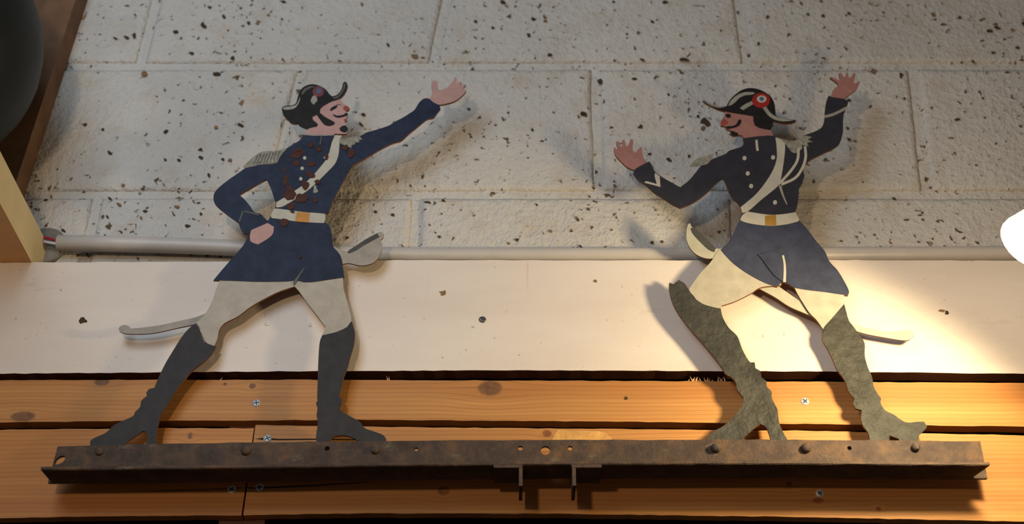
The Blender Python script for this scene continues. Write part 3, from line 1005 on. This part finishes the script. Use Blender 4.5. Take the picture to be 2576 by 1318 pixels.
# trimmings
bel = dec('belt', cr('B', [(588, 670), (610, 620), (640, 602), (780, 620), (900, 635), (1000, 642), (1090, 650), (1092, 690), (1080, 735), (960, 730), (820, 720), (700, 702), (600, 690)]), 0.0010, 'white', FL)
dec('buckle', cr('B', [(832, 632), (950, 640), (940, 731), (815, 720)]), 0.0014, 'buckle', bel)
dec('sash', cr('B', [(1182, -75), (1150, 0), (1130, 80), (1100, 150), (1050, 215), (990, 285), (930, 345), (860, 405), (760, 470), (690, 515), (640, 545), (640, 592), (700, 582), (800, 525),
                     (880, 470), (960, 410), (1040, 335), (1110, 265), (1180, 190), (1212, 110), (1222, 20), (1225, -30), (1245, -70)]), 0.0010, 'white', coat)
dec('tassel', cr('B', [(990, 385), (1008, 395), (1012, 420), (1028, 440), (1005, 458), (980, 455), (985, 420)]), 0.0010, 'grey', coat)
dec('epaulette', cr('B', [(333, 216), (420, 135), (510, 78), (640, 70), (745, 42), (700, 92), (672, 130), (652, 178), (600, 190), (480, 200), (362, 228)]), 0.0011, 'epaulette', coat)
dec('epaulette', cr('A', [(815, 802), (880, 788), (950, 778), (1050, 762), (1090, 800), (1045, 815), (1060, 835), (1005, 838), (1000, 860), (968, 868), (958, 905), (900, 880), (830, 852)]), 0.0011, 'epaulette', coat)
dec('collar_trim', cr('A', stroke([(392, 742), (520, 752), (640, 752), (758, 746)], 14)), 0.0012, 'grey', coat)
dec('collar_trim', cr('A', stroke([(606, 765), (598, 815), (588, 862)], 14)), 0.0012, 'dgrey', coat)
dec('cuff_trim', cr('B', stroke([(300, 722), (318, 670), (335, 622)], 14)), 0.0012, 'dgrey', coat)
dec('cuff_trim', cr('B', stroke([(335, 625), (400, 640), (485, 660)], 14)), 0.0012, 'dgrey', coat)
dec('coat_slit', cr('B', [(905, 1138), (888, 1175), (850, 1235), (826, 1278), (800, 1312), (798, 1275), (830, 1232), (868, 1180)]), 0.0012, 'dgrey', coat)
for bx, by in ((902, 136), (878, 232), (866, 328), (1092, 130)):
    dec('button', cr('B', ell(bx, by, 15, 16, 12)), 0.0013, 'white', coat)
for k in range(8):
    t = k / 7
    dec('fringe', cr('B', stroke([(470 + 205 * t, 112 - 42 * t), (452 + 200 * t, 150 - 22 * t), (425 + 228 * t, 203 - 28 * t)], 9, 5)), 0.00145, 'dgrey', coat)
for i, (bx, by, rx, ry) in enumerate([(832, 98, 62, 36), (826, 182, 34, 24), (960, 188, 46, 22), (726, 340, 24, 46), (715, 250, 16, 22), (765, 475, 62, 58), (868, 505, 62, 38), (772, 582, 38, 28),
                                      (712, 728, 40, 36), (955, 292, 52, 24), (1000, 526, 26, 20), (1035, 55, 28, 20), (1103, 122, 18, 30), (1022, 355, 28, 18), (1330, 92, 30, 40), (1275, 38, 30, 22),
                                      (905, 385, 34, 40), (960, 15, 24, 22), (790, 630, 20, 12), (760, 415, 40, 22), (860, 1045, 14, 10), (840, 60, 30, 14)]):
    dec('rust_patch', cr('B', ell(bx, by, rx, ry, 16, 0.2, i + 40, 0.2 * (i % 5) - 0.4)), 0.00125 + 0.00004 * i, 'rust', coat, 2, None, 80)

# ---------------------------------------------------------------- figure on the right
FR = thing('soldier_cutout', 'painted iron soldier at right on the rail, both hands up, bright red cockade on hat', 'figure', U(2060, 1108, YM))
FR['group'] = 'painted iron soldiers on the rail'
sheet('sabre', [cr('H', [(640, 60), (800, 108), (872, 162), (950, 218), (1026, 272), (1100, 335), (1250, 390), (1380, 425), (1500, 455), (1600, 475), (1690, 475), (1770, 463), (1805, 478), (1810, 505), (1775, 535), (1720, 537),
                         (1600, 517), (1480, 495), (1400, 472), (1250, 440), (1100, 370), (950, 305), (850, 240), (740, 180), (620, 110)])], -0.0032, 'sabre_r', FR, th=0.002)
hil = sheet('sabre_hilt', [cr('G', [(222, 640), (240, 632), (250, 658), (300, 700), (350, 760), (400, 810), (440, 832), (520, 830), (520, 900), (430, 910), (360, 908), (290, 880), (240, 830), (212, 765), (210, 700)])],
            -0.0006, 'sabre_r', FR, th=0.0022)
dec('grip', cr('G', [(243, 672), (268, 664), (330, 718), (390, 780), (442, 828), (430, 860), (385, 842), (310, 772), (258, 712)]), -0.0002, 'grip', hil)
sheet('trousers', [cr('G', [(480, 832), (400, 940), (330, 1015), (280, 1080), (226, 1160), (260, 1200), (310, 1255), (390, 1298), (482, 1312), (490, 1282), (600, 1245), (720, 1185), (800, 1137), (960, 1120),
                            (880, 950), (600, 800)])], 0.0, 'trouser_r', FR)
sheet('trousers', [cr('H', [(985, 175), (1010, 225), (1050, 290), (1090, 350), (1140, 400), (1183, 462), (1250, 400), (1310, 330), (1330, 285), (1325, 232), (1348, 200), (1250, 130), (1050, 110)])], 0.0, 'trouser_r', FR)
sheet('boot', [cr('H', [(120, 140), (150, 150), (185, 120), (225, 145), (250, 180), (290, 240), (350, 285), (430, 310), (475, 318), (490, 380), (530, 450), (590, 510), (620, 590), (650, 650), (678, 690),
                        (710, 690), (715, 730), (750, 750), (755, 790), (790, 820), (795, 860), (825, 890), (830, 940), (865, 1010), (872, 1050), (880, 1110), (905, 1170), (935, 1225), (945, 1265), (822, 1265),
                        (815, 1200), (790, 1140), (750, 1115), (700, 1150), (630, 1217), (620, 1265), (385, 1265), (388, 1205), (440, 1160), (500, 1125), (570, 1060), (625, 985), (632, 930), (590, 880),
                        (580, 830), (550, 795), (510, 770), (480, 720), (420, 640), (330, 530), (250, 440), (180, 350), (140, 270), (120, 190)])], 0.0002, 'boot_r', FR)
sheet('boot', [cr('H', [(1328, 288), (1300, 320), (1240, 390), (1185, 455), (1178, 530), (1210, 590), (1240, 650), (1280, 740), (1330, 810), (1360, 890), (1400, 940), (1390, 980), (1410, 1010), (1450, 1020),
                        (1445, 1080), (1460, 1130), (1490, 1170), (1505, 1220), (1505, 1265), (1642, 1265), (1640, 1195), (1705, 1218), (1720, 1265), (1840, 1265), (1845, 1190), (1890, 1150), (1900, 1130), (1880, 1100),
                        (1840, 1100), (1760, 1105), (1710, 1080), (1670, 1050), (1610, 1020), (1580, 970), (1582, 940), (1555, 900), (1530, 850), (1520, 790), (1490, 720), (1470, 640), (1470, 560),
                        (1440, 510), (1390, 440), (1360, 400), (1340, 330)])], 0.0002, 'boot_r', FR)
skirt = sheet('coat_skirt', [cr('G', [(640, 560), (625, 620), (610, 640), (590, 690), (560, 750), (520, 800), (480, 842), (520, 890), (580, 950), (660, 1010), (760, 1070), (850, 1112), (925, 1132), (968, 1095),
                                      (1010, 1108), (1060, 1140), (1170, 1160), (1300, 1175), (1400, 1190), (1485, 1202), (1492, 1165), (1450, 1080), (1400, 1000), (1340, 935), (1300, 850), (1240, 780), (1180, 700),
                                      (1130, 640), (1100, 612), (1080, 560)])], 0.0004, 'skirt_r', FR)
coat = sheet('coat', [cr('E', [(1150, 618), (1158, 660), (1140, 690), (1040, 720), (1000, 750), (900, 790), (810, 840), (760, 900), (700, 970), (630, 1025), (550, 980), (480, 940), (420, 895), (400, 850), (375, 810),
                               (330, 832), (260, 872), (240, 910), (280, 960), (350, 1010), (420, 1070), (500, 1120), (560, 1160), (630, 1195), (720, 1160), (800, 1110), (870, 1050), (940, 980), (985, 950),
                               (1005, 990), (1035, 1065), (1065, 1115), (1105, 1150), (1130, 1190), (1145, 1240), (1300, 1255), (1450, 1258), (1575, 1240), (1600, 1180), (1610, 1100), (1615, 1040), (1640, 990), (1660, 930),
                               (1650, 880), (1690, 810), (1800, 750), (1920, 690), (1960, 640), (1980, 560), (1980, 480), (1987, 420), (2015, 350), (2025, 305), (1960, 290), (1900, 280), (1860, 265), (1840, 320),
                               (1830, 400), (1825, 470), (1800, 530), (1740, 565), (1670, 590), (1560, 640), (1480, 635), (1410, 600), (1300, 600)])], 0.0006, 'coat_r', FR)
bel = dec('belt', cr('G', [(634, 608), (650, 570), (690, 540), (860, 565), (975, 560), (1070, 545), (1100, 600), (1092, 618), (1000, 640), (880, 652), (760, 642), (680, 626)]), 0.0010, 'white', FR)
dec('buckle', cr('G', [(832, 572), (915, 566), (920, 648), (832, 648)]), 0.0014, 'buckle_r', bel)
head = sheet('head', [cr('F', [(690, 510), (670, 600), (642, 650), (610, 730), (620, 765), (680, 770), (700, 792), (705, 818), (775, 840), (772, 870), (778, 902), (830, 930), (900, 922), (960, 922), (990, 960),
                               (985, 1010), (1200, 1020), (1370, 1005), (1480, 960), (1480, 900), (1445, 870), (1440, 700), (1300, 480), (900, 450)])], 0.0003, 'skin_r', FR)
hat = sheet('hat', [cr('F', [(320, 350), (335, 345), (400, 370), (500, 418), (600, 443), (705, 445), (730, 400), (770, 330), (840, 260), (930, 190), (1030, 150), (1120, 140), (1220, 155), (1330, 200), (1430, 270), (1490, 360),
                             (1515, 470), (1525, 570), (1550, 608), (1640, 645), (1750, 662), (1855, 673), (1862, 690), (1800, 715), (1700, 727), (1600, 712), (1490, 690), (1300, 640), (1160, 610), (1000, 582),
                             (850, 560), (690, 527), (560, 490), (460, 440), (370, 395)])], 0.0008, 'black', FR)
dec('hair', cr('F', [(1155, 590), (1155, 680), (1180, 760), (1250, 800), (1350, 822), (1432, 838), (1470, 780), (1488, 680), (1400, 590)]), 0.0006, 'black', head)
dec('moustache', cr('F', [(695, 800), (720, 775), (800, 770), (860, 750), (890, 710), (905, 670), (940, 658), (960, 690), (930, 750), (880, 785), (800, 808), (730, 818)]), 0.0006, 'black', head)
dec('goatee', cr('F', [(770, 848), (830, 860), (900, 890), (905, 920), (840, 932), (785, 905)]), 0.0006, 'black', head)
dec('eye', cr('F', [(690, 580), (740, 562), (785, 590), (775, 632), (730, 632), (700, 612)]), 0.0006, 'black', head)
dec('nose', cr('F', [(648, 650), (700, 670), (740, 720), (690, 752), (640, 765), (613, 735), (622, 700)]), 0.0005, 'nose', head)
dec('hat_trim', cr('F', [(735, 432), (785, 345), (880, 262), (980, 217), (1100, 205), (1185, 222), (1130, 250), (1030, 260), (930, 300), (860, 370), (790, 422)]), 0.0011, 'grey', hat)
dec('hat_trim', cr('F', [(335, 352), (400, 374), (500, 421), (600, 446), (690, 452), (600, 468), (480, 440), (380, 388)]), 0.0011, 'grey', hat)
dec('plume', cr('F', [(928, 472), (1000, 418), (1120, 358), (1165, 400), (1080, 450), (990, 505)]), 0.0011, 'grey', hat)
dec('plume', cr('F', [(1308, 472), (1362, 440), (1420, 530), (1500, 596), (1640, 648), (1820, 680), (1640, 692), (1500, 660), (1400, 592)]), 0.0011, 'grey', hat)
ck = dec('cockade', cr('F', ell(1280, 345, 150, 122, 20)), 0.0013, 'red', hat)
w_ = dec('cockade_ring', cr('F', ell(1292, 322, 80, 58, 18)), 0.0016, 'white', ck)
dec('cockade_centre', cr('F', ell(1292, 320, 38, 32, 14)), 0.0019, 'blue', ck)
sheet('hand', [cr('E', [(262, 888), (190, 857), (140, 812), (95, 762), (80, 715), (85, 690), (104, 712), (110, 700), (98, 650), (115, 640), (140, 690), (150, 680), (150, 635), (165, 630), (185, 685), (200, 675),
                        (215, 640), (235, 627), (241, 650), (235, 700), (247, 740), (270, 725), (300, 690), (313, 700), (315, 740), (330, 790), (358, 818), (310, 860)])], 0.0004, 'skin_r', FR, n=3)
sheet('hand', [cr('E', [(1875, 275), (1900, 215), (1940, 185), (1930, 160), (1870, 115), (1885, 108), (1945, 140), (1955, 130), (1945, 80), (1965, 75), (1985, 110), (2000, 105), (2010, 75), (2022, 80), (2027, 115),
                        (2045, 110), (2070, 75), (2083, 80), (2080, 120), (2070, 160), (2090, 160), (2113, 140), (2121, 152), (2090, 210), (2040, 250), (1990, 292)])], 0.0004, 'skin_r', FR, n=3)
dec('sash', cr('E', [(1420, 612), (1430, 700), (1430, 790), (1400, 880), (1340, 980), (1260, 1080), (1180, 1150), (1130, 1190), (1145, 1238), (1200, 1217), (1300, 1130), (1400, 1050), (1450, 1000), (1470, 930),
                     (1490, 800), (1500, 700), (1495, 635)]), 0.0010, 'white', coat)
dec('cord', cr('E', stroke([(1612, 700), (1602, 800), (1550, 885), (1485, 960), (1448, 1000)], 22)), 0.0013, 'white', coat)
dec('cord', cr('E', stroke([(1665, 685), (1670, 780), (1640, 870), (1580, 950), (1460, 1004)], 22)), 0.0013, 'white', coat)
dec('cord', cr('E', stroke([(1455, 1000), (1478, 1080), (1515, 1168)], 24, 8)), 0.0013, 'grey', coat)
dec('epaulette', cr('E', [(1425, 608), (1560, 642), (1650, 598), (1720, 608), (1690, 630), (1728, 648), (1680, 655), (1695, 685), (1640, 675), (1640, 705), (1600, 742), (1560, 735), (1520, 692), (1490, 650)]), 0.0012, 'epaulette', coat)
dec('epaulette', cr('E', [(703, 857), (750, 800), (830, 770), (910, 742), (890, 792), (850, 832), (780, 850)]), 0.0011, 'epaulette', coat)
dec('collar_trim', cr('E', stroke([(1262, 632), (1266, 680), (1272, 722)], 20)), 0.0012, 'white', coat)
dec('cuff_trim', cr('E', [(423, 905), (460, 935), (466, 1022), (330, 985), (350, 974), (436, 998), (418, 930)]), 0.0012, 'white', coat)
dec('cuff_trim', cr('E', stroke([(1828, 440), (1900, 420), (1960, 392), (2012, 364)], 22)), 0.0012, 'grey', coat)
for bx, by in ((1163, 783), (1190, 910), (1218, 1015), (1400, 777), (1416, 1150)):
    dec('button', cr('E', ell(bx, by, 17, 18, 12)), 0.0013, 'white', coat)
fl = plate('coat_flap', [cr('G', [(772, 878), (800, 905), (850, 975), (905, 1045), (958, 1084), (976, 1092), (984, 1020), (978, 950), (966, 888), (880, 860)])], YM - 0.0021, 0.0017, [M['skirt_r'], M['skirt_r']], skirt)
dec('coat_slit', cr('G', stroke([(972, 885), (985, 950), (987, 1020), (984, 1096)], 15, 22)), 0.0024, 'white', skirt)  # bright lit edge of the slit, painted as a white strip

# ---------------------------------------------------------------- lit lamp at the right edge
lp = U(2592, 612, -0.33)
# the rim of the reflector cuts the beam along a slanting line across the white board
d1, d2 = (U(2240, 655, -0.04) - lp).normalized(), (U(2590, 905, -0.04) - lp).normalized()
nrm = d2.cross(d1).normalized()
nrm = nrm if nrm.z < 0 else -nrm
aim = (nrm + (d1 + d2).normalized() * 0.42).normalized()
half = math.acos(aim.dot(d1))
lamp = thing('reflector_lamp', 'glowing warm spot bulb at the right edge of the picture', 'lamp', lp)
R = 0.030
prof = [(0.002, R * 0.62)] + [(R * math.sin(t), R * 0.62 * math.cos(t)) for t in (0.3, 0.6, 0.9, 1.2, 1.5)] + \
       [(R * 0.98, -R * 0.2), (R * 0.8, -R * 0.7), (R * 0.55, -R * 1.2), (R * 0.42, -R * 1.5)]
lathe('bulb', [(r, h) for r, h in prof][::-1], lp, aim, M['bulb'], lamp, 28)
lathe('lamp_holder', [(0.017, -0.10), (0.0175, -0.042), (0.014, -0.041)], lp, aim, M['holder'], lamp, 20)
tube('bracket_arm', [lp - aim * 0.09, lp - aim * 0.14, Vector((lp.x + 0.30, -0.12, lp.z + 0.12)), Vector((lp.x + 0.30, 0.002, lp.z + 0.14))], 0.005, M['holder'], lamp, 10)
add_light('reflector_beam', 'SPOT', lp + aim * 0.024, lp + aim, 12.0, (1.0, 0.79, 0.45), spot_size=2 * half + 0.14, spot_blend=0.3, shadow_soft_size=0.028)
